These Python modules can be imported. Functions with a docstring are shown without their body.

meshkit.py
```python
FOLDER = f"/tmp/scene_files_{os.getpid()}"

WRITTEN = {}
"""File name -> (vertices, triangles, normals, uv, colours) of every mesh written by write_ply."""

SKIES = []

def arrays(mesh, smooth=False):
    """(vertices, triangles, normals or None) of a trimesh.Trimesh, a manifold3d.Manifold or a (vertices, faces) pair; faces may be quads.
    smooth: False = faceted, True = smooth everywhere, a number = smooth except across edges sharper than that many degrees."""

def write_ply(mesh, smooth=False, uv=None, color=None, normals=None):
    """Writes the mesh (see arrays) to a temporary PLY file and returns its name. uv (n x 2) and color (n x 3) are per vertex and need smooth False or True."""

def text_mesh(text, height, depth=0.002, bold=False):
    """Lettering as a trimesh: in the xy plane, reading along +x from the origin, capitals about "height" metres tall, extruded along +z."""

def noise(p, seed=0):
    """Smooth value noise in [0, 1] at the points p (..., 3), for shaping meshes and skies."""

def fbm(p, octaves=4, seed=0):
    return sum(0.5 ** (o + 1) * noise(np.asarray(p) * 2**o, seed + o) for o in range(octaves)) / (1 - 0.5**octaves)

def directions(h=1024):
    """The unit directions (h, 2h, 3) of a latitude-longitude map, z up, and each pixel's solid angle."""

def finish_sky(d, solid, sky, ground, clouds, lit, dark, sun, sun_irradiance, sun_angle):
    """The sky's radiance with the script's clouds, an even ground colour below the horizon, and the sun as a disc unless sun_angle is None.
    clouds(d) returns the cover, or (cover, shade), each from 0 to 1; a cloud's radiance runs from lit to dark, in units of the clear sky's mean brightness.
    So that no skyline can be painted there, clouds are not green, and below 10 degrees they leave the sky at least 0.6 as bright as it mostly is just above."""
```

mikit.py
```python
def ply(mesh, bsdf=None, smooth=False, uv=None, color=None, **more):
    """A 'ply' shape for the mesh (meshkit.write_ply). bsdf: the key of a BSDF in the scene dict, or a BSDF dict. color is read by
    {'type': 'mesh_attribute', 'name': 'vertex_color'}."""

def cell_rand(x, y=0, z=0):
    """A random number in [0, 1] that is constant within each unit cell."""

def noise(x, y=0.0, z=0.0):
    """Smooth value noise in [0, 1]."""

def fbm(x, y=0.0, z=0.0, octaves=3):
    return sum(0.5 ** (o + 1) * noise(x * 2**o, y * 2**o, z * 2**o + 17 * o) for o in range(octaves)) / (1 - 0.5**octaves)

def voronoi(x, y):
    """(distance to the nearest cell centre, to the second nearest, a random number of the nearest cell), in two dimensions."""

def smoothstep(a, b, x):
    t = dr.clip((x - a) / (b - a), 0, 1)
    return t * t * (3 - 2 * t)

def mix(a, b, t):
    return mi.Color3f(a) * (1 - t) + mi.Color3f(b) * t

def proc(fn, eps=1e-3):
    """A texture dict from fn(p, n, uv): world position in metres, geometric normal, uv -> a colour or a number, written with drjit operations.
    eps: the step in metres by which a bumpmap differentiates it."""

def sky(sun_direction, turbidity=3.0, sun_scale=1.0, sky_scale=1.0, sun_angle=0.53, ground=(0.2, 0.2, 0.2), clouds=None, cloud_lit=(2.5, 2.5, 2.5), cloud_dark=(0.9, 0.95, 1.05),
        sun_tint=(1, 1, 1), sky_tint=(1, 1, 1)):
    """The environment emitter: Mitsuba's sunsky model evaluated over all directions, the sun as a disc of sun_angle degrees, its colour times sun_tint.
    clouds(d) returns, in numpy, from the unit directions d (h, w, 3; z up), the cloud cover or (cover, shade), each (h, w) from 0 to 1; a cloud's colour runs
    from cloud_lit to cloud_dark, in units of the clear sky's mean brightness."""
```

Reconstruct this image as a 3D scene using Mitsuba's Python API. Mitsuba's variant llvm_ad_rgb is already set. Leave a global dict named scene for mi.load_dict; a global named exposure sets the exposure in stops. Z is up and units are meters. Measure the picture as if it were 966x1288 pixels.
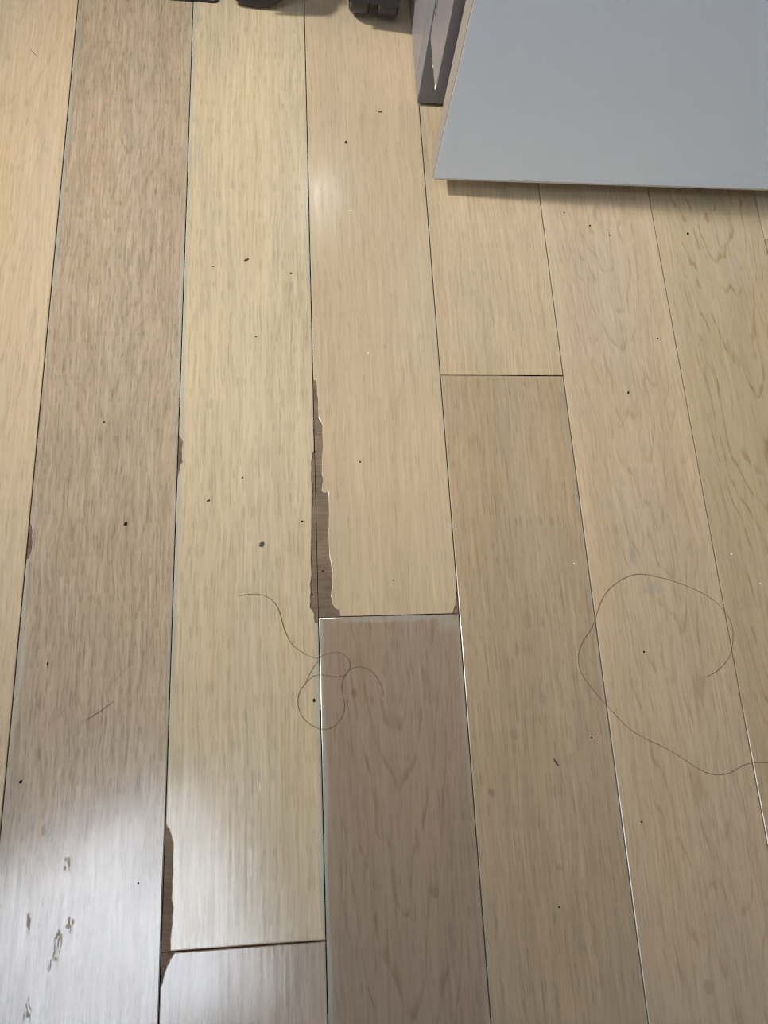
import math, random
import numpy as np, trimesh, shapely, shapely.geometry as sg, shapely.ops as so
import drjit as dr, mitsuba as mi, mikit
from mikit import noise, fbm, smoothstep, mix, ply

T = mi.ScalarTransform4f
rng = np.random.default_rng(7)

# ------------------------------------------------------------------ camera, lights, exposure
W = 0.12                      # plank width
CAM_H = 0.66343
fwd = np.array([0.11276, 0.30845, -0.94453]); upv = np.array([0.01397, 0.95001, 0.31191])
scene, labels = {}, {}
scene['camera'] = {'type': 'perspective', 'fov': 2 * math.degrees(math.atan(483 / 1000)), 'fov_axis': 'x', 'near_clip': 0.02, 'far_clip': 50,
                   'to_world': T().look_at(origin=[0, 0, CAM_H], target=[float(v) for v in (np.array([0, 0, CAM_H]) + fwd)], up=[float(v) for v in upv])}
exposure = -0.08
COOL = (6.9, 7.6, 8.6)
DAY = (2.3, 2.4, 2.6)
ROOM = dict(x0=-2.4, x1=2.6, y0=-2.2, y1=4.4, z=2.5)
LAMPS = [  # (centre x, y, size x, y, turn, radiance, name, label)
    (-0.66, -0.52, 0.90, 0.74, 20, COOL, 'ceiling_light', 'cool white ceiling panel light behind the camera, mirrored in the lower left planks'),
]
KEY = dict(at=(-1.92, 0.66, 2.36), aim=(0.15, 0.505, 0.0), power=30.5, tint=(1.0, 0.965, 0.90), beam=4.5, cutoff=13.9)
SPOT = (0.14, 2.60, 0.06, (30.0, 29.0, 28.5))


# ------------------------------------------------------------------ helpers
def srgb(r, g, b):
    c = np.array([r, g, b], float) / 255
    return [float(v) for v in np.where(c < 0.04045, c / 12.92, ((c + 0.055) / 1.055) ** 2.4)]


def put(key, mesh, bsdf, smooth=False, **k):
    scene[key] = ply(mesh, bsdf, smooth, **k)
    return key


def struct(key, mesh, bsdf, label=None, smooth=False):
    put(key, mesh, bsdf, smooth)
    labels[key] = {'kind': 'structure'}
    if label: labels[key]['label'] = label


def tag(key, label, cat, group=None):
    labels[key] = {'label': label, 'category': cat}
    if group: labels[key]['group'] = group


def box(x0, x1, y0, y1, z0, z1, r=0.0):
    """A box with edges rounded by chamfers of r."""
    if r <= 0:
        return trimesh.creation.box(bounds=[[x0, y0, z0], [x1, y1, z1]])
    pts = []
    for sx in (0, 1):
        for sy in (0, 1):
            for sz in (0, 1):
                c = np.array([(x0, x1)[sx], (y0, y1)[sy], (z0, z1)[sz]])
                d = np.array([1 - 2 * sx, 1 - 2 * sy, 1 - 2 * sz]) * r
                for a in range(3):
                    for o in ([1, .3], [.3, 1]):
                        q = c.copy(); e = [b for b in range(3) if b != a]
                        q[e[0]] += d[e[0]] * o[0]; q[e[1]] += d[e[1]] * o[1]
                        pts.append(q)
    return trimesh.Trimesh(pts).convex_hull


def tri(poly):
    v, f = trimesh.creation.triangulate_polygon(poly, engine='earcut')
    return np.asarray(v), np.asarray(f)


def merge(parts):
    vs, fs, at = [], [], 0
    for v, f in parts:
        vs.append(v); fs.append(np.asarray(f) + at); at += len(v)
    return np.vstack(vs), np.vstack(fs)


def weld(v, f):
    key = np.round(v, 7)
    u, inv = np.unique(key, axis=0, return_inverse=True)
    f = inv.reshape(-1)[f]
    ok = (f[:, 0] != f[:, 1]) & (f[:, 1] != f[:, 2]) & (f[:, 0] != f[:, 2])
    return u, f[ok]


# ------------------------------------------------------------------ materials
def plain(key, rgb, rough=0.5, spec=0.5, metal=0.0, **k):
    scene[key] = {'type': 'principled', 'base_color': {'type': 'rgb', 'value': srgb(*rgb)}, 'roughness': rough, 'specular': spec, 'metallic': metal, **k}


# planks: id -> tone (sRGB), streak strength, cathedral figure, pale edge wear, darkening warmth
X0 = -0.22063                 # the joint line that runs off the left side of the photograph
COLS = {-1: [((210, 187, 154), 0.9, 0.25, 0.25)], 0: [((182, 162, 137), 1.35, 0.35, 0.8)],
        1: [((202, 184, 152), 1.0, 0.0, 0.9), ((182, 162, 138), 1.0, 0.2, 0.4)], 2: [((192, 172, 142), 0.9, 0.1, 0.3), ((155, 135, 115), 1.1, 0.6, 0.9)],
        3: [((192, 171, 139), 0.8, 0.0, 0.4), ((176, 155, 127), 1.2, 0.0, 0.35)], 4: [((194, 172, 143), 0.7, 0.45, 0.25)], 5: [((186, 166, 134), 0.7, 1.0, 0.15)]}
JOINT = {1: -0.1187, 2: 0.1245, 3: 0.35195}
LEN = 1.2
TONES, STREAK, FIG, EDGE, planks = [], [], [], [], []
for c in range(-6, 13):
    spec = COLS.get(c)
    if c in JOINT:
        ys = [JOINT[c] - LEN, JOINT[c], JOINT[c] + LEN]
    elif c in (-1, 0, 4, 5):
        ys = [{-1: -0.31, 0: -0.27, 4: -0.35, 5: -0.29}[c] + k * LEN for k in (0, 1)]
    else:
        o = float(rng.uniform(-1.2, -0.2)); ys = [o, o + LEN, o + 2 * LEN]
    for k in range(len(ys) - 1):
        if spec and len(spec) == 2:
            t = spec[1 - k]        # the first named is the farther one
        elif spec:
            t = spec[0]
        else:
            b = rng.normal(0, 8)
            t = (tuple(np.clip(np.array([192, 171, 141]) + b, 0, 255)), 1.0, float(rng.uniform(0, .6)), 0.3)
        planks.append((c, ys[k], ys[k + 1], len(TONES)))
        TONES.append(srgb(*t[0])); STREAK.append(t[1]); FIG.append(t[2]); EDGE.append(t[3])
TR, TG, TB = (mi.Float([t[i] for t in TONES]) for i in range(3))
S_T, F_T, E_T = mi.Float(STREAK), mi.Float(FIG), mi.Float(EDGE)

# flat marks on the lacquer: x, y, half length along x, along y, colour, strength
MARKS = [(0.1776, 0.0226, .0035, .005, (120, 110, 98), .55), (0.1539, -0.0216, .003, .004, (92, 84, 76), .6), (0.3012, 0.1721, .0035, .010, (150, 146, 138), .55),
         (0.3159, 0.1426, .009, .006, (158, 156, 148), .5), (0.0471, 0.0606, .0025, .0035, (112, 74, 58), .6), (0.3105, -0.1702, .004, .006, (112, 98, 82), .5),
         (-0.1895, -0.0303, .0022, .005, (118, 96, 72), .75), (-0.171, -0.0561, .003, .006, (140, 116, 88), .9), (-0.1654, -0.0958, .0028, .006, (140, 112, 84), .8),
         (-0.1738, -0.1092, .0032, .009, (136, 112, 86), .85), (-0.1951, -0.0923, .0016, .008, (128, 96, 80), .7), (-0.1911, -0.1504, .0022, .009, (120, 98, 76), .7),
         (-0.0938, 0.0012, .004, .028, (168, 148, 104), .55), (0.0926, 0.1166, .005, .005, (146, 146, 138), .6), (0.2032, -0.0793, .0025, .003, (100, 88, 74), .5),
         (0.4598, 0.4847, .005, .007, (172, 166, 160), .5), (0.1985, 0.118, .004, .009, (118, 104, 86), .4), (0.205, 0.05, .004, .006, (120, 108, 92), .45), (0.078, .1218, .055, .0032, (166, 168, 156), .75), (0.128, .117, .009, .008, (166, 168, 156), .6),
         (-0.036, -0.060, .0006, .012, (236, 236, 228), 1.2), (-0.0293, -0.0078, .0006, .004, (230, 230, 222), 1.1), (-0.0465, 0.252, .0007, .014, (224, 212, 186), .7)]
BARE = [(-0.171, -0.0561, .003, .006), (-0.1654, -0.0958, .0028, .006), (-0.1738, -0.1092, .0032, .009), (-0.1951, -0.0923, .0016, .008), (-0.1911, -0.1504, .0024, .010), (-0.1895, -0.0303, .0022, .005)]   # lacquer chipped off


def plank_coords(uv):
    idn = dr.floor(uv.x)
    a = (uv.x - idn - 0.1) / 0.8
    return mi.UInt32(mi.Int32(idn)), idn, a


def wood_color(p, n, uv):
    i, idn, a = plank_coords(uv)
    tone = mi.Color3f(dr.gather(mi.Float, TR, i), dr.gather(mi.Float, TG, i), dr.gather(mi.Float, TB, i))
    st, fg, ed = dr.gather(mi.Float, S_T, i), dr.gather(mi.Float, F_T, i), dr.gather(mi.Float, E_T, i)
    off = idn * 3.17
    ky = dr.select(st > 1.3, mi.Float(1.9), mi.Float(1.25))          # how short the flecks are
    x = a * W + 0.0016 * (noise(p.x * 60, p.y * 45, off + 6) - 0.5) + 0.006 * (noise(p.y * 5.0 + off, a * 3.0, off) - 0.5) + 0.003 * (noise(p.y * 16.0, a * 5.0 + off, 3.0) - 0.5)
    y = p.y + off
    fine = fbm(x * 620, y * 16 * ky, off, 3) - 0.5                     # long fibres
    flake = fbm(x * 560 + 9, y * 40 * ky, off + 5, 2) - 0.5            # short flecks
    pore = smoothstep(0.60, 0.80, noise(x * 1100 + 31, y * 70 * ky, off))
    broad = fbm(x * 42, y * 2.2, off + 2, 3) - 0.5
    hue = noise(x * 30 + 50, y * 4.0, off + 11) - 0.5
    # cathedral figure: nested arches
    u = (a - 0.52 - 0.12 * (noise(y * 3.0, off) - 0.5)) * 2
    r = 5.5 * u * u - y * 14 + 2.6 * (fbm(a * 6, y * 12, off + 4, 3) - 0.5)
    saw = r - dr.floor(r)
    arch = smoothstep(0.72, 0.93, saw) * (1 - smoothstep(0.95, 1.0, saw)) * (0.1 + 1.5 * smoothstep(0.25, 0.75, noise(x * 300, y * 70, off))) * smoothstep(1.0, 0.55, dr.abs(u))
    v = 1 + st * (0.36 * fine + 0.17 * flake - 0.13 * pore) + 0.20 * broad
    c = tone * v
    c = mi.Color3f(c.x * (1 + 0.06 * hue), c.y, c.z * (1 - 0.08 * hue))
    c = mix(c, c * mi.Color3f(0.74, 0.66, 0.54), dr.clip(fg * arch * 0.75, 0, 0.9))
    # worn, whitened lacquer along the joints
    d = dr.minimum(a, 1 - a) * W
    wv = 0.0032 + 0.0035 * noise(y * 22, dr.floor(a * 2), off)
    wear = smoothstep(wv, wv * 0.35, d) * (0.25 + 0.75 * smoothstep(0.35, 0.7, noise(y * 7, dr.floor(a * 2) + 7, off)))
    c = mix(c, mi.Color3f(srgb(172, 174, 160)), dr.clip(ed * wear * 0.75, 0, 1))
    q = 0.1 + 1.6 * fbm(p.x * 420, p.y * 260, 1, 3)
    for (mx, my, sx, sy, col, k) in MARKS:
        e = dr.square((p.x - mx) / sx) + dr.square((p.y - my) / sy)
        c = mix(c, mi.Color3f(srgb(*col)), 0.6 * k * smoothstep(1.5, 0.3, e / dr.maximum(q, 0.2)))
    return mi.Color3f(dr.clip(c.x, 0, 1), dr.clip(c.y, 0, 1), dr.clip(c.z, 0, 1))


def wood_height(p, n, uv):
    i, idn, a = plank_coords(uv)
    off = idn * 3.17
    x, y = a * W, p.y + off
    return 0.30 * (noise(x * 34, y * 9, off) - 0.5) + 0.035 * (noise(x * 420, y * 12, off) - 0.5) + 0.05 * (noise(x * 110, y * 40, off + 3) - 0.5)


def wood_rough(p, n, uv):
    r = 0.12 + 0.06 * noise(p.x * 300, p.y * 20, 4.0) + 0.04 * noise(p.x * 40, p.y * 30, 8.0)
    q = 0.1 + 1.6 * fbm(p.x * 420, p.y * 260, 1, 3)
    for (mx, my, sx, sy) in BARE:
        r = r + 0.34 * smoothstep(0.42, 0.62, fbm(p.x * 900, p.y * 330, 7, 2)) * smoothstep(1.8, 0.4, (dr.square((p.x - mx) / sx) + dr.square((p.y - my) / sy)) / dr.maximum(q, 0.2))
    return dr.minimum(r, 0.9)


scene['oak'] = {'type': 'bumpmap', 'scale': 0.0006, 'arbitrary': mikit.proc(wood_height, eps=4e-4),
                'bsdf': {'type': 'principled', 'base_color': mikit.proc(wood_color), 'roughness': mikit.proc(wood_rough), 'specular': 1.0}}


def core_color(p, n, uv):
    s = fbm(p.x * 60, p.y * 900, 2.0, 3) - 0.5
    b = fbm(p.x * 90, p.y * 60, 5.0, 2) - 0.5
    c = mi.Color3f(srgb(122, 105, 88)) * (1 + 0.55 * s + 0.6 * b)
    return mi.Color3f(dr.maximum(c.x, 0), dr.maximum(c.y, 0), dr.maximum(c.z, 0))


scene['ply_core'] = {'type': 'principled', 'base_color': mikit.proc(core_color), 'roughness': 0.85, 'specular': 0.2}
plain('subfloor', (58, 56, 54), 0.9, 0.1)
plain('plaster', (186, 182, 176), 0.9, 0.2)
plain('ceiling_paint', (205, 203, 200), 0.9, 0.2)
plain('lamp_frame', (225, 225, 225), 0.5)


# ------------------------------------------------------------------ room shell
R = ROOM
struct('wall_left', box(R['x0'] - .1, R['x0'], R['y0'], R['y1'], -.1, R['z']), 'plaster', 'plain off-white wall on the left side of the room')
struct('wall_right', box(R['x1'], R['x1'] + .1, R['y0'], R['y1'], -.1, R['z']), 'plaster', 'plain off-white wall on the right side of the room')
struct('wall_front', box(R['x0'], R['x1'], R['y1'], R['y1'] + .1, -.1, R['z']), 'plaster', 'plain off-white wall beyond the cabinet')
struct('wall_back', box(R['x0'], R['x1'], R['y0'] - .1, R['y0'], -.1, R['z']), 'plaster', 'plain off-white wall behind the camera')
struct('ceiling', box(R['x0'], R['x1'], R['y0'], R['y1'], R['z'], R['z'] + .1), 'ceiling_paint', 'plain white ceiling')
for (cx0, cy0, sx, sy, turn, rad, key, lab) in LAMPS:
    z, cx, cy = R['z'], 0.0, 0.0
    RM = trimesh.transformations.rotation_matrix(math.radians(turn), [0, 0, 1]); RM[:2, 3] = cx0, cy0
    fr = trimesh.util.concatenate([box(cx - sx / 2 - .02, cx + sx / 2 + .02, cy + s * (sy / 2 + .01) - .01, cy + s * (sy / 2 + .01) + .01, z - .03, z) for s in (-1, 1)] +
                                  [box(cx + s * (sx / 2 + .01) - .01, cx + s * (sx / 2 + .01) + .01, cy - sy / 2, cy + sy / 2, z - .03, z) for s in (-1, 1)])
    fr.apply_transform(RM); put(key + '__frame', fr, 'lamp_frame')
    v = np.array([[cx - sx / 2, cy - sy / 2, z - .012], [cx + sx / 2, cy - sy / 2, z - .012], [cx + sx / 2, cy + sy / 2, z - .012], [cx - sx / 2, cy + sy / 2, z - .012]])
    v = trimesh.transform_points(v, RM)
    scene[key + '__diffuser'] = {**ply((v, np.array([[0, 2, 1], [0, 3, 2]])), 'lamp_frame'), 'emitter': {'type': 'area', 'radiance': {'type': 'rgb', 'value': list(rad)}}}
    tag(key, lab, 'ceiling light')
# daylight through the window behind the camera
wx0, wx1, wz0, wz1, wy = -.55, .85, .85, 1.95, R['y0'] + .012
v = np.array([[wx0, wy, wz0], [wx1, wy, wz0], [wx1, wy, wz1], [wx0, wy, wz1]])
struct('window_1', trimesh.util.concatenate([box(wx0 - .05, wx0, wy - .012, wy + .03, wz0 - .05, wz1 + .05), box(wx1, wx1 + .05, wy - .012, wy + .03, wz0 - .05, wz1 + .05), box(wx0, wx1, wy - .012, wy + .03, wz0 - .05, wz0),
                                              box(wx0, wx1, wy - .012, wy + .03, wz1, wz1 + .05), box(.13, .17, wy - .005, wy + .025, wz0, wz1)]), 'lamp_frame', 'white framed window in the wall behind the camera')
scene['window_1__pane'] = {**ply((v, np.array([[0, 2, 1], [0, 3, 2]])), 'lamp_frame'), 'emitter': {'type': 'area', 'radiance': {'type': 'rgb', 'value': list(DAY)}}}
# a ceiling spotlight: thirteen small lenses in one head, aimed at the floor in front of the cabinet
ka, kt = np.array(KEY['at']), np.array(KEY['aim']); kd = (kt - ka) / np.linalg.norm(kt - ka)
ks = np.cross(kd, [0, 0, 1]); ks /= np.linalg.norm(ks); ku = np.cross(ks, kd)
for q in range(13):
    o = ka + (0 if q == 0 else .055 if q < 7 else .11) * (math.cos(q * math.pi / 3 + (q > 6) * .5) * ks + math.sin(q * math.pi / 3 + (q > 6) * .5) * ku)
    scene[f'spot_beam_{q:03d}'] = {'type': 'spot', 'to_world': T().look_at(origin=[float(v) for v in o], target=[float(v) for v in kt], up=[0, 1, 0]),
                                   'intensity': {'type': 'rgb', 'value': [KEY['power'] / 13 * t for t in KEY['tint']]}, 'beam_width': KEY['beam'], 'cutoff_angle': KEY['cutoff']}
can = trimesh.creation.revolve(np.array([(0, -.12), (.135, -.12), (.135, 0.0), (.128, 0.0), (.128, -.02), (0, -.02)]), sections=32)
can.apply_transform(trimesh.geometry.align_vectors([0, 0, 1], kd)); can.apply_translation(ka - kd * .004)
put('spotlight__head', can, 'lamp_frame', 35)
put('spotlight__arm', box(ka[0] - .05, ka[0] - .01, ka[1] - .02, ka[1] + .02, ka[2] + .03, ROOM['z']), 'lamp_frame')
tag('spotlight', 'white ceiling spotlight near the left wall, aimed at the floor', 'spotlight')
sx, sy, sr, srad = SPOT
ring = trimesh.creation.annulus(r_min=sr, r_max=sr + .015, height=.012); ring.apply_translation([sx, sy, R['z'] - .006])
put('downlight__rim', ring, 'lamp_frame')
an = np.arange(32) * 2 * np.pi / 32
v = np.vstack([[[sx, sy, R['z'] - .004]], np.stack([sx + sr * np.cos(an), sy + sr * np.sin(an), an * 0 + R['z'] - .004], 1)])
f = np.stack([np.zeros(32, int), 1 + (np.arange(32) + 1) % 32, 1 + np.arange(32)], 1)
scene['downlight__lens'] = {**ply((v, f), 'lamp_frame'), 'emitter': {'type': 'area', 'radiance': {'type': 'rgb', 'value': list(srad)}}}
tag('downlight', 'small round ceiling downlight beyond the cabinet', 'ceiling light')

# ------------------------------------------------------------------ floor
GAP, BEV, THICK = 0.00045, 0.0006, 0.012
struct('floor', box(R['x0'], R['x1'], R['y0'], R['y1'], -.1, -THICK), 'subfloor', 'pale oak strip floor with worn and splintered plank edges')
plain('outer_floor', (176, 154, 122), 0.35)
fx0, fx1 = X0 - 6 * W, X0 + 13 * W
CHIP_R = [(0.0222, 0.3461), (0.0235, 0.3282), (0.0236, 0.3085), (0.0269, 0.3011), (0.0268, 0.2792), (0.0252, 0.2543), (0.0263, 0.2451), (0.0248, 0.2374), (0.0261, 0.2355), (0.0308, 0.236), (0.0307, 0.2141), (0.0297, 0.1965), (0.0302, 0.1754), (0.0321, 0.164), (0.0307, 0.1398), (0.0331, 0.1325), (0.0375, 0.1305), (0.0378, 0.1223)]
CHIP_L = [(0.0205, 0.3454), (0.0191, 0.279), (0.0165, 0.2667), (0.016, 0.2503), (0.0167, 0.2383), (0.0155, 0.2147), (0.014, 0.1759), (0.0135, 0.1458), (0.0124, 0.133), (0.0159, 0.1283), (0.0166, 0.1202), (0.0215, 0.12)]
CHIP_B = [(-0.1009, 0.2928), (-0.0965, 0.2854), (-0.0969, 0.2687), (-0.0988, 0.2566), (-0.1005, 0.2447)]
CHIP_A = [(-0.2209, 0.2168), (-0.2185, 0.2088), (-0.2168, 0.1894), (-0.2179, 0.1809), (-0.2206, 0.1802)]
CHIP_B2 = [(-0.0999, -0.0313), (-0.0961, -0.0383), (-0.0942, -0.0445), (-0.0942, -0.071), (-0.0934, -0.0952), (-0.0941, -0.1161), (-0.0935, -0.1195)]
CHIP_B3 = [(-0.1002, -0.1160), (-0.09, -0.1180), (-0.0925, -0.1215), (-0.0944, -0.1238), (-0.0962, -0.1283), (-0.0987, -0.1373), (-0.1005, -0.1417)]
CHIP_D = [(0.1327, 0.1215), (0.1335, 0.1249), (0.137, 0.1324), (0.1385, 0.1428), (0.1391, 0.1463)]


def rough(pts, k=4, amp=.00035, seed=1):
    g = np.random.default_rng(seed); out = []
    for a, b in zip(pts[:-1], pts[1:]):
        for t in np.arange(k) / k:
            out.append((a[0] + (b[0] - a[0]) * t + g.normal(0, amp) * (t > 0), a[1] + (b[1] - a[1]) * t))
    return out + [pts[-1]]


def left_notch(pts, far, seed):      # bites into the left edge of a plank
    pts = rough(pts, seed=seed)
    return sg.Polygon(pts + [(far, pts[-1][1]), (far, pts[0][1])]).buffer(0)


NOTCH = {  # (column, which plank of the column) -> bites out of the oak layer
    (2, 1): [left_notch(CHIP_R, -0.03, 1), sg.Polygon(CHIP_D + [(0.16, 0.1463), (0.16, 0.1215)])],
    (1, 1): [left_notch(CHIP_L, 0.06, 2), left_notch(CHIP_B, -0.13, 3), left_notch(CHIP_B2, -0.13, 4)],
    (1, 0): [left_notch(CHIP_B3, -0.13, 5)],
    (0, 0): [left_notch(CHIP_A, -0.25, 6)],
}
NAMES = {(2, 1): 'plank with a long strip splintered off its left edge', (1, 1): 'pale plank with chipped brown edges on both sides', (0, 0): 'darker brownish plank running the whole length',
         (2, 0): 'dark brown plank below the cross joint', (1, 0): 'plank with a worn brown corner at its end', (5, 0): 'plank with cathedral grain'}
# slow lift of a plank's top: (tilt across, cup across, extra lift of the right edge near y0)
SHAPE = {0: (0.0, -0.00025), 1: (0.0, 0.0002), 2: (0.0, 0.0001)}


def top_z(col, x, y):
    a = (x - (X0 + (col) * W)) / W
    t, c = SHAPE.get(col, (0.0, 0.0001 * math.sin(col * 2.3)))
    z = t * (a - .5) + c * 4 * (a - .5) ** 2
    if col == 0 and a > .8:      # the right edge of the brownish plank has curled up a little
        z += .0011 * ((a - .8) / .2) ** 2 * math.exp(-((y + .085) / .035) ** 2)
    return z


def plank_mesh(col, poly, i, y0):
    outer = poly
    inner = poly.buffer(-BEV, join_style='mitre', mitre_limit=2)
    if inner.geom_type == 'MultiPolygon': inner = max(inner.geoms, key=lambda g: g.area)
    parts = []
    x0, yb, x1, yt = inner.bounds
    xs = np.linspace(X0 + col * W, X0 + (col + 1) * W, 13)
    ys = np.arange(yb // .03, yt // .03 + 2) * .03
    cells = []
    for xa, xb in zip(xs[:-1], xs[1:]):
        strip = inner.intersection(sg.box(xa, yb - 1, xb, yt + 1))
        if strip.is_empty: continue
        for ya, yc in zip(ys[:-1], ys[1:]):
            g = strip.intersection(sg.box(xa - 1, ya, xb + 1, yc))
            for h in getattr(g, 'geoms', [g]):
                if h.geom_type == 'Polygon' and h.area > 1e-10:
                    cells.append(tri(h))
    v, f = weld(*merge(cells))
    z = np.array([top_z(col, x, y) for x, y in v])
    top = (np.column_stack([v, z]), f)
    rv, rf = tri(outer.difference(inner))
    inside = np.array([inner.buffer(1e-7).covers(sg.Point(q)) for q in rv])
    rz = np.array([top_z(col, x, y) for x, y in rv]) - np.where(inside, 0, BEV * .48)
    ring = (np.column_stack([rv, rz]), rf)
    c = np.array(outer.exterior.coords)[:-1]
    if outer.exterior.is_ccw is False: c = c[::-1]
    m = len(c); k = np.arange(m); n_ = (k + 1) % m
    zt = np.array([top_z(col, x, y) for x, y in c]) - BEV * .48
    sv = np.vstack([np.column_stack([c, zt]), np.column_stack([c, zt * 0 - .0028])])
    side = (sv, np.vstack([np.stack([k, k + m, n_], 1), np.stack([n_, k + m, n_ + m], 1)]))
    # flatten winding of the flat parts: normals up
    def up(v, f):
        nz = np.cross((v[f[:, 1]] - v[f[:, 0]])[:, :2], (v[f[:, 2]] - v[f[:, 0]])[:, :2])
        f = f.copy(); f[nz < 0] = f[nz < 0][:, ::-1]
        return v, f
    v, f = merge([up(*top), up(*ring), side])
    a = (v[:, 0] - (X0 + col * W)) / W
    uv = np.column_stack([i + .1 + .8 * np.clip(a, .001, .999), v[:, 1]])
    return (v, f), uv


count = 0
for c, ya, yb, i in planks:
    k = [q for q in planks if q[0] == c].index((c, ya, yb, i))
    poly = sg.box(X0 + c * W + GAP, ya + GAP, X0 + (c + 1) * W - GAP, yb - GAP)
    if (c, k) == (1, 1): poly = sg.box(X0 + c * W + GAP, ya + GAP + .0006, X0 + (c + 1) * W - GAP, yb - GAP)
    for nch in NOTCH.get((c, k), []):
        poly = poly.difference(nch)
        if poly.geom_type == 'MultiPolygon': poly = max(poly.geoms, key=lambda g: g.area)
    poly = poly.simplify(2e-5)
    key = 'floor__plank' + (f'_{count:03d}' if count else '')
    (v, f), uv = plank_mesh(c, poly, i, ya)
    scene[key] = ply((v, f), 'oak', True, uv=uv)
    put(key + '__core', box(X0 + c * W + GAP * .6, X0 + (c + 1) * W - GAP * .6, ya + GAP * .6, yb - GAP * .6, -THICK, -.0011 if (c, k) in NOTCH else -.0027), 'ply_core')
    if (c, k) in NAMES: labels[key] = {'label': NAMES[(c, k)]}
    if (c, k) in NOTCH: labels[key + '__core'] = {'label': 'exposed brown cross-grained core'}
    count += 1

# ------------------------------------------------------------------ cabinet with its drawer pulled out
def paint_rough(p, n, uv):
    return 0.34 + 0.08 * noise(p.x * 900, p.y * 900, p.z * 900)


def speckle(base, k):
    def fn(p, n, uv):
        s = fbm(p.x * 1500, p.y * 1500, p.z * 1500, 2) - 0.5
        return mi.Color3f(srgb(*base)) * (1 + k * s)
    return fn


scene['grey_paint'] = {'type': 'principled', 'base_color': mikit.proc(speckle((132, 128, 131), .12)), 'roughness': mikit.proc(paint_rough), 'specular': 0.5}
scene['dark_grey_paint'] = {'type': 'principled', 'base_color': mikit.proc(speckle((122, 124, 130), .5)), 'roughness': 0.45, 'specular': 0.5}
scene['front_paint'] = {'type': 'principled', 'base_color': mikit.proc(speckle((226, 240, 255), .03)), 'roughness': 0.4, 'specular': 0.5}
plain('edge_band', (190, 188, 178), 0.5)
plain('white_chip', (235, 235, 232), 0.5)
plain('seam', (96, 78, 70), 0.7)
BX, BY, BW, BD, BH = 0.1364, 0.6727, 0.44, 0.46, 0.62
tag('drawer_cabinet', 'light grey steel cabinet at the top edge with its drawer pulled out towards the camera', 'cabinet')
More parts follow.
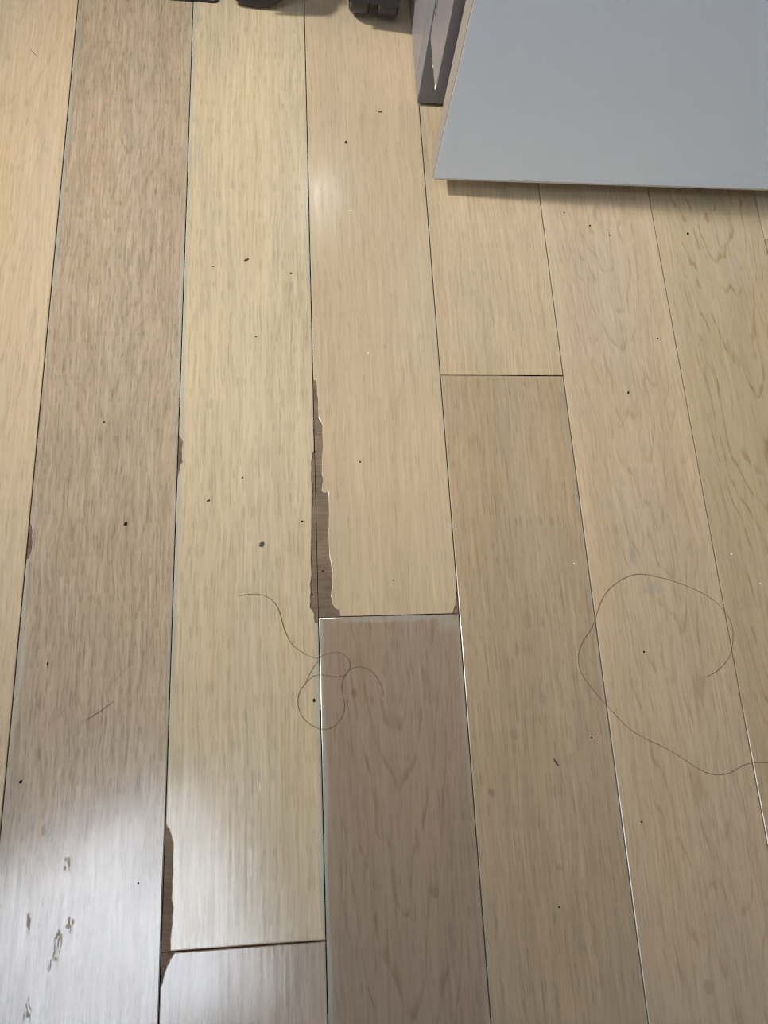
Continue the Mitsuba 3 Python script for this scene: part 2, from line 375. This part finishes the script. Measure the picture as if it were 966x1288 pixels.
body = trimesh.util.concatenate([box(BX, BX + BW, BY + .0285, BY + BD, .004, .018, .001), box(BX, BX + .016, BY + .0285, BY + BD, .018, BH, .001), box(BX + BW - .016, BX + BW, BY + .0285, BY + BD, .018, BH, .001),
                                 box(BX, BX + BW, BY + BD - .014, BY + BD, .018, BH), box(BX, BX + BW, BY + .0285, BY + BD, BH, BH + .018, .001)])
put('drawer_cabinet__body', body, 'grey_paint')
put('drawer_cabinet__seam', box(BX + .0008, BX + .02, BY + .0265, BY + .0285, .006, BH), 'seam')
frame = trimesh.util.concatenate([box(BX, BX + .020, BY, BY + .0265, .004, BH, .001), box(BX + BW - .02, BX + BW, BY, BY + .0265, .004, BH, .001), box(BX + .02, BX + BW - .02, BY, BY + .0265, BH - .03, BH)])
put('drawer_cabinet__front_frame', frame, 'dark_grey_paint')
put('drawer_cabinet__bottom_rail', box(BX + .02, BX + BW - .02, BY, BY + .0265, .004, .026, .001), 'dark_grey_paint')
for s, (xx, yy) in enumerate([(BX + .05, BY + .06), (BX + BW - .05, BY + .06), (BX + .05, BY + BD - .06), (BX + BW - .05, BY + BD - .06)]):
    ft = trimesh.creation.cylinder(.012, .004, sections=20); ft.apply_translation([xx, yy, .002])
    put('drawer_cabinet__foot' + (f'_{s:03d}' if s else ''), ft, 'seam')
DZ = 0.022
DX, DY, DT = 0.1432, 0.5592, 0.0233
put('drawer_cabinet__drawer', box(DX, DX + .425, DY, DY + DT, DZ, DZ + .33, .0007), 'front_paint')
labels['drawer_cabinet__drawer'] = {'label': 'flat pale blue grey drawer front'}
TX0, TX1, TY0, TY1, TZ0, TZ1 = .1376, BX + BW - .0012, .6044, BY - .0006, .0852, .30
db = trimesh.util.concatenate([box(TX0, TX0 + .012, TY0, TY1, TZ0, TZ1, .0022), box(TX1 - .012, TX1, TY0, TY1, TZ0, TZ1, .0022), box(TX0 + .010, TX1 - .010, TY0, TY0 + .012, TZ0, TZ1, .001),
                               box(TX0 + .010, TX1 - .010, TY0 + .010, TY1, TZ0, TZ0 + .006)])
put('drawer_cabinet__drawer__tray', db, 'grey_paint')
put('drawer_cabinet__drawer__bracket', box(.205, .50, DY + DT, TY0 + .001, .100, .106), 'grey_paint')
put('drawer_cabinet__drawer__bracket_001', box(.205, .50, DY + DT, TY0 + .001, .24, .246), 'grey_paint')
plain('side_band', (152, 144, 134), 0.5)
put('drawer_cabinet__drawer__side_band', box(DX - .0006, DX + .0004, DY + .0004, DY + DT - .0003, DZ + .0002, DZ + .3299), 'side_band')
put('drawer_cabinet__drawer__bottom_pan', box(.178, DX + .40, DY + DT, .665, .0225, .0240), 'dark_grey_paint')
put('drawer_cabinet__drawer__edge_band', box(DX + .0004, DX + .4246, DY - .0005, DY + .002, DZ - .0006, DZ + .0012), 'edge_band')
for q, (yy, zz, a, b) in enumerate([(.6071, .0875, .0024, .0024), (.634, .0858, .0014, .0012)]):
    put('drawer_cabinet__drawer__white_chip' + (f'_{q:03d}' if q else ''), trimesh.creation.icosphere(subdivisions=2, radius=1).apply_transform(np.diag([.0007, a, b, 1])).apply_translation([TX0 + .0002, yy, zz]), 'white_chip', True)
put('drawer_cabinet__drawer__slot', box(TX0 - .0002, TX0 + .001, .6655, .668, .112, .128), 'seam')

# ------------------------------------------------------------------ castors at the top edge
plain('black_rubber', (26, 28, 34), 0.35, 0.5)
plain('black_plastic', (34, 36, 44), 0.3, 0.5)
plain('chrome', (225, 228, 230), 0.15, 0.5, 1.0)


def lathe(profile, axis_to, centre, n=48):
    m = trimesh.creation.revolve(np.array(profile), sections=n)
    m.apply_transform(trimesh.geometry.align_vectors([0, 0, 1], axis_to)); m.apply_translation(centre)
    return m


def wheel(r, t, dome=.0):
    e = min(.005, t * .3)
    prof = [(0, -t / 2 - dome), (r * .30, -t / 2 - dome), (r * .36, -t / 2 + .0012), (r * .62, -t / 2 - dome * .6 + .0006), (r * .68, -t / 2 + .0015), (r * .80, -t / 2), (r - e, -t / 2)]
    prof += [(r - e + e * math.sin(q), -t / 2 + e - e * math.cos(q)) for q in np.linspace(.2, math.pi / 2, 6)]
    return prof + [(a, -b) for a, b in prof[::-1]]


# single wide castor, its disc facing the camera
tag('castor', 'black castor wheel standing with its round disc towards the camera, at the top edge', 'castor')
c1 = np.array([-.0325, .7945 + .013, .042])
put('castor__wheel', lathe(wheel(.042, .024, .001), [0.05, 1, 0], c1), 'black_rubber', 35)
put('castor__axle_cap', lathe([(0, -.0155), (.006, -.0152), (.009, -.013), (.009, .013), (.006, .0152), (0, .0155)], [0.05, 1, 0], c1), 'black_plastic', 35)
fork = trimesh.util.concatenate([box(c1[0] - .012, c1[0] + .012, c1[1] - .020, c1[1] - .0165, .040, .082, .001), box(c1[0] - .012, c1[0] + .012, c1[1] + .0165, c1[1] + .020, .040, .082, .001), box(c1[0] - .012, c1[0] + .012, c1[1] - .020, c1[1] + .020, .080, .086, .001)])
put('castor__fork', fork, 'black_plastic')
st = trimesh.creation.cylinder(.0055, .03, sections=20); st.apply_translation([c1[0], c1[1], .10])
put('castor__stem', st, 'chrome', 35)
# twin-wheel castor seen end-on
tag('castor_001', 'dark twin-wheel castor seen end-on beside the grey cabinet, at the top edge', 'castor')
a0, b0 = np.array([.0802, .8053, .030]), np.array([.1111, .8018, .030])
ax = (b0 - a0) / np.linalg.norm(b0 - a0); ay = np.cross([0, 0, 1], ax)
for s, c in enumerate((a0 + ay * .004, b0 + ay * .004)):
    put('castor_001__wheel' + (f'_{s:03d}' if s else ''), lathe(wheel(.030, .023, .0025), ax, c), 'black_plastic', 40)
mid = (a0 + b0) / 2
put('castor_001__axle', lathe([(0, -.034), (.0035, -.034), (.0045, -.032), (.0045, .032), (.0035, .034), (0, .034)], ax, mid + ay * .004), 'chrome', 35)
hood = []
for q in np.linspace(.35, math.pi - .1, 14):
    for r_ in (.0325, .0355):
        for s in (-.0275, .0275):
            hood.append(mid + ay * (.004 + r_ * math.cos(q)) + ax * s + np.array([0, 0, r_ * math.sin(q)]))
hood = np.array(hood); fs = []
for k in range(13):
    o, p_ = 4 * k, 4 * k + 4
    for (i0, i1) in ((0, 1), (3, 2), (2, 0), (1, 3)):
        fs += [(o + i0, p_ + i0, o + i1), (o + i1, p_ + i0, p_ + i1)]
put('castor_001__hood', (hood, np.array(fs)), {'type': 'twosided', 'bsdf': {'type': 'ref', 'id': 'black_plastic'}}, False)
st = trimesh.creation.cylinder(.0055, .03, sections=20); st.apply_translation(list(mid + ay * .016 + np.array([0, 0, .046])))
put('castor_001__stem', st, 'chrome', 35)

# ------------------------------------------------------------------ flat pad at the top edge
plain('pad_face', (196, 178, 172), 0.35)
plain('pad_rim', (38, 32, 32), 0.4)
tag('pad', 'thin pinkish pad with a dark rim, flat beside the round castor', 'pad')
pp = sg.box(-.062, 0, 0, .12).buffer(-.006).buffer(.006, quad_segs=6)
pi_ = pp.buffer(-.0009)
rim = trimesh.creation.extrude_polygon(pp, .0026)
fc = trimesh.creation.extrude_polygon(pi_, .0006)
M = trimesh.transformations.rotation_matrix(math.radians(-1.2), [0, 0, 1])
for m, z in ((rim, 0.0), (fc, .0024)):
    m.apply_translation([0, 0, z]); m.apply_transform(M); m.apply_translation([-.0735, .8012, .0002])
put('pad__rim', rim, 'pad_rim'); put('pad__face', fc, 'pad_face')

# ------------------------------------------------------------------ hairs
plain('hair', (130, 106, 82), 0.6)
plain('scratch_white', (222, 222, 216), 0.6)


def spline(pts, step=.0012):
    from scipy.interpolate import CubicSpline
    p = np.array(pts); d = np.r_[0, np.cumsum(np.linalg.norm(np.diff(p, axis=0), axis=1))]
    t = np.linspace(0, d[-1], max(4, int(d[-1] / step)))
    return np.column_stack([CubicSpline(d, p[:, 0])(t), CubicSpline(d, p[:, 1])(t)])


def strand(pts, r=.00022, z=None, lift=.0, seed=0):
    q = spline(pts); n = len(q)
    zz = r + .0003 + lift * np.sin(np.linspace(0, 9, n)) ** 2
    P = np.column_stack([q, zz]); tg = np.gradient(P, axis=0); tg /= np.linalg.norm(tg, axis=1)[:, None]
    s = np.cross(tg, [0, 0, 1]); s /= np.linalg.norm(s, axis=1)[:, None]; b = np.cross(s, tg)
    k = 5; an = np.arange(k) * 2 * np.pi / k
    taper = np.clip(np.minimum(np.arange(n), np.arange(n)[::-1]) / 4 + .35, 0, 1)
    V = (P[:, None] + r * taper[:, None, None] * (np.cos(an)[None, :, None] * s[:, None] + np.sin(an)[None, :, None] * b[:, None])).reshape(-1, 3)
    F = []
    for i in range(n - 1):
        for j in range(k):
            a, b_, c, d = i * k + j, i * k + (j + 1) % k, (i + 1) * k + j, (i + 1) * k + (j + 1) % k
            F += [(a, c, b_), (b_, c, d)]
    for j in range(1, k - 1):
        F += [(0, j, j + 1), ((n - 1) * k, (n - 1) * k + j + 1, (n - 1) * k + j)]
    return V, np.array(F)


HAIR1 = [(-0.0481, 0.1444), (-0.0436, 0.145), (-0.0377, 0.1456), (-0.0316, 0.1456), (-0.0264, 0.1443), (-0.0204, 0.141), (-0.0151, 0.1344), (-0.0122, 0.1266), (-0.01, 0.1174), (-0.0071, 0.1098), (-0.0027, 0.1021), (0.0039, 0.0967), (0.0135, 0.0912), (0.0172, 0.0904), (0.0217, 0.0921), (0.0278, 0.0944), (0.0338, 0.0948), (0.0397, 0.0925), (0.044, 0.0871), (0.0442, 0.0819), (0.0407, 0.0769), (0.0346, 0.0745), (0.0287, 0.0751), (0.0213, 0.0767), (0.0139, 0.0757), (0.0079, 0.0708), (0.0034, 0.0651), (0.0012, 0.058), (0.0017, 0.0508), (0.0059, 0.0421), (0.0131, 0.0362), (0.0203, 0.0334), (0.0291, 0.0352), (0.0351, 0.0409), (0.0386, 0.0493), (0.0378, 0.058), (0.0366, 0.0653), (0.0378, 0.0718), (0.0422, 0.0783), (0.0483, 0.0818), (0.0551, 0.0815), (0.0617, 0.0783), (0.0667, 0.0715), (0.0701, 0.064), (0.0708, 0.0574)]
HAIR1B = [(0.0194, 0.0895), (0.0148, 0.0837), (0.0107, 0.0772), (0.0079, 0.0708)]
HAIR2 = [(0.3507, 0.0631), (0.3592, 0.0661), (0.3684, 0.0722), (0.3752, 0.0791), (0.3793, 0.087), (0.3826, 0.0984), (0.3826, 0.1091), (0.3792, 0.118), (0.3743, 0.125), (0.3673, 0.1317), (0.3563, 0.1388), (0.3449, 0.1441), (0.3333, 0.1486), (0.3216, 0.152), (0.3097, 0.1545), (0.2995, 0.1544), (0.2888, 0.1506), (0.2777, 0.144), (0.2696, 0.1357), (0.2631, 0.1252), (0.258, 0.1138), (0.2526, 0.1053), (0.2456, 0.0971), (0.2407, 0.0878), (0.2392, 0.0795), (0.2403, 0.0712), (0.2449, 0.0619), (0.2513, 0.0525), (0.2595, 0.0423), (0.2692, 0.0303), (0.2792, 0.0204), (0.2914, 0.013), (0.3038, 0.0067), (0.3142, 0.0001), (0.3244, -0.0074), (0.333, -0.013), (0.3419, -0.0164), (0.3514, -0.017), (0.3615, -0.0147), (0.37, -0.0109), (0.3791, -0.0093), (0.3917, -0.0097), (0.4031, -0.0115)]
for key, pts, lab, r in (('hair_strand', HAIR1, 'long brown hair curled in small loops across the joint below the splintered plank', .00023),
                         ('hair_strand_001', HAIR1B, 'short loose hair crossing the joint between the two small hair loops', .0002),
                         ('hair_strand_002', HAIR2, 'long brown hair in one wide loop over the right-hand planks', .00023),
                         ('hair_strand_003', [(-0.1438, 0.0622), (-0.1514, 0.0564), (-0.1595, 0.0512), (-0.1665, 0.0473)], 'short slanting hair on the brownish plank above the shiny patch', .0002),
                         ('hair_strand_004', [(-0.2626, 0.7232), (-0.2599, 0.7192), (-0.2547, 0.7132)], 'tiny curved hair on the leftmost plank near the top of the photo', .0003)):
    put(key, strand(pts, r, lift=.0002), 'hair', True)
    tag(key, lab, 'hair')

# ------------------------------------------------------------------ crumbs of dirt
plain('crumb_dark', (40, 32, 26), 0.8, 0.2); plain('crumb_black', (26, 26, 28), 0.8, 0.2); plain('crumb_brown', (98, 70, 44), 0.8, 0.2); plain('crumb_grey', (88, 88, 86), 0.8, 0.2); plain('crumb_white', (250, 248, 242), 0.7, 0.3)
CRUMBS = [  # x, y, colour, size, stretch along (angle, ratio), label
    (0.059, 0.6206, 'dark', 3.2, 80, 1.5, 'dark crumb lying left of the drawer front, the largest speck near it'),
    (-0.142, 0.2092, 'dark', 2.9, 60, 1.3, 'dark crumb alone in the middle of the brownish plank'),
    (0.0005, 0.4606, 'brown', 2.4, 0, 1.1, 'round brown crumb on the pale plank left of the faint lamp reflection'),
    (0.3216, 0.334, 'dark', 2.6, 70, 2.0, 'dark elongated crumb right of the cross joint nearest the drawer'),
    (0.2989, 0.0862, 'black', 2.0, 0, 1.0, 'black speck inside the wide hair loop'),
    (0.2757, -0.0499, 'black', 2.0, 0, 1.0, 'black speck below the wide hair loop'),
    (0.3089, 0.5253, 'dark', 2.0, 0, 1.2, 'dark speck under the drawer front, the middle of three in a slanting row'),
    (0.3283, 0.5142, 'dark', 1.8, 0, 1.2, 'small speck under the drawer front, rightmost of three in a slanting row'),
    (0.4143, 0.5188, 'black', 2.6, 40, 1.4, 'black crumb below the drawer front on the cathedral-grained plank'),
    (0.2833, 0.5403, 'brown', 1.8, 0, 1.1, 'tiny brown speck at the shadow edge of the drawer front'),
    (0.3609, 0.3935, 'dark', 1.6, 0, 1.6, 'tiny speck beside the cathedral-grained plank, above the elongated crumb'),
    (-0.042, 0.4748, 'brown', 3.2, 25, 2.6, 'thin brown fleck, curved and pale, on the pale plank far above the splinter'),
    (0.0967, 0.6621, 'brown', 2.4, 0, 2.6, 'flat brown fleck just left of the grey cabinet corner'),
    (-0.0736, 0.466, 'dark', 1.4, 0, 1.0, 'tiny speck on the left edge of the pale plank, level with the curved fleck'),
    (-0.0328, 0.3905, 'dark', 1.5, 0, 1.2, 'tiny speck on the pale plank up left of the splinter top'),
    (-0.1652, 0.3037, 'dark', 1.7, 45, 1.3, 'tiny speck on the brownish plank level with the small chip'),
    (-0.1964, 0.0934, 'dark', 2.0, 88, 3.2, 'dark upright sliver on the brownish plank near its left joint'),
    (0.0599, 0.2644, 'dark', 1.6, 0, 1.0, 'tiny speck on the splintered plank right of the splinter'),
    (0.0071, 0.209, 'black', 2.2, 0, 1.2, 'black speck on the pale plank just left of the splinter'),
    (0.0844, 0.1547, 'dark', 1.6, 0, 1.0, 'tiny speck near the lower end of the splintered plank'),
    (0.0203, 0.2746, 'black', 1.8, 0, 1.0, 'black speck in the upper part of the splintered gap', -.0011),
    (0.024, 0.1645, 'black', 1.6, 0, 1.0, 'black speck in the lower part of the splintered gap', -.0011),
    (0.0146, 0.144, 'black', 1.6, 0, 1.0, 'black speck at the lower left edge of the splintered gap', -.0011),
    (-0.0444, 0.2501, 'dark', 1.8, 60, 1.2, 'tiny speck on the faint white scratch of the pale plank'),
    (-0.0735, 0.2291, 'grey', 2.6, 20, 1.8, 'grey fleck on the pale plank below the small chip'),
    (0.2099, -0.0008, 'grey', 3.0, 118, 5.0, 'grey sliver lying aslant on the plank left of the wide hair loop'),
    (0.1998, -0.1074, 'dark', 1.5, 80, 1.5, 'tiny speck low on the plank below the grey sliver'),
    (-0.2092, 0.0051, 'black', 2.4, 70, 1.5, 'black speck above the shiny patch near the left joint'),
    (-0.1187, -0.0711, 'dark', 1.6, 0, 1.0, 'tiny speck inside the shiny patch on the brownish plank'),
    (0.0607, 0.5358, 'white', 1.7, 0, 1.0, 'white speck right of the faint lamp reflection'),
    (0.0718, 0.3747, 'white', 1.7, 0, 1.0, 'white speck left of the cross joint nearest the drawer'),
    (0.2465, 0.1659, 'white', 1.6, 0, 1.0, 'white speck up left of the wide hair loop'),
    (0.3955, 0.1716, 'white', 1.6, 0, 1.0, 'white speck up right of the wide hair loop, the upper of two'),
    (0.4175, 0.1437, 'white', 1.6, 0, 1.0, 'white speck up right of the wide hair loop, the lower of two'),
    (-0.0278, 0.1888, 'grey', 4.6, 60, 1.3, 'blue-grey flake left of the splinter, the largest on the pale plank'),
    (0.2427, 0.0172, 'dark', 1.6, 0, 1.0, 'tiny speck beside the joint left of the wide hair loop'),
    (0.0142, 0.0565, 'dark', 2.6, 85, 1.5, 'dark brown speck inside the lower small hair loop'),
    (-0.1781, -0.1216, 'white', 3.4, 84, 4.0, 'white upright flake in the shiny patch on the brownish plank'),
]
for i, (x, y, colr, s, ang, ratio, lab, *zz) in enumerate(CRUMBS):
    m = trimesh.creation.icosphere(subdivisions=2, radius=1)
    g = np.random.default_rng(100 + i)
    ph = g.uniform(0, 6.28, 6)
    v = m.vertices; v = v * (1 + .18 * np.sin(3 * v[:, [0]] + ph[0]) * np.sin(4 * v[:, [1]] + ph[1]) + .14 * np.sin(5 * v[:, [2]] + 3 * v[:, [0]] + ph[2]))
    r = s * .00043
    v = v * [r * ratio ** .6, r / ratio ** .4, r * .4]
    ca, sa = math.cos(math.radians(ang)), math.sin(math.radians(ang))
    v = np.column_stack([v[:, 0] * ca - v[:, 1] * sa, v[:, 0] * sa + v[:, 1] * ca, v[:, 2]])
    v = v + [x, y, -v[:, 2].min() * .8 + (zz[0] if zz else 0.0)]
    key = 'dirt_crumb' + (f'_{i:03d}' if i else '')
    put(key, (v, m.faces), 'crumb_' + colr, True)
    tag(key, lab, 'crumb', 'crumbs of dirt on the planks')
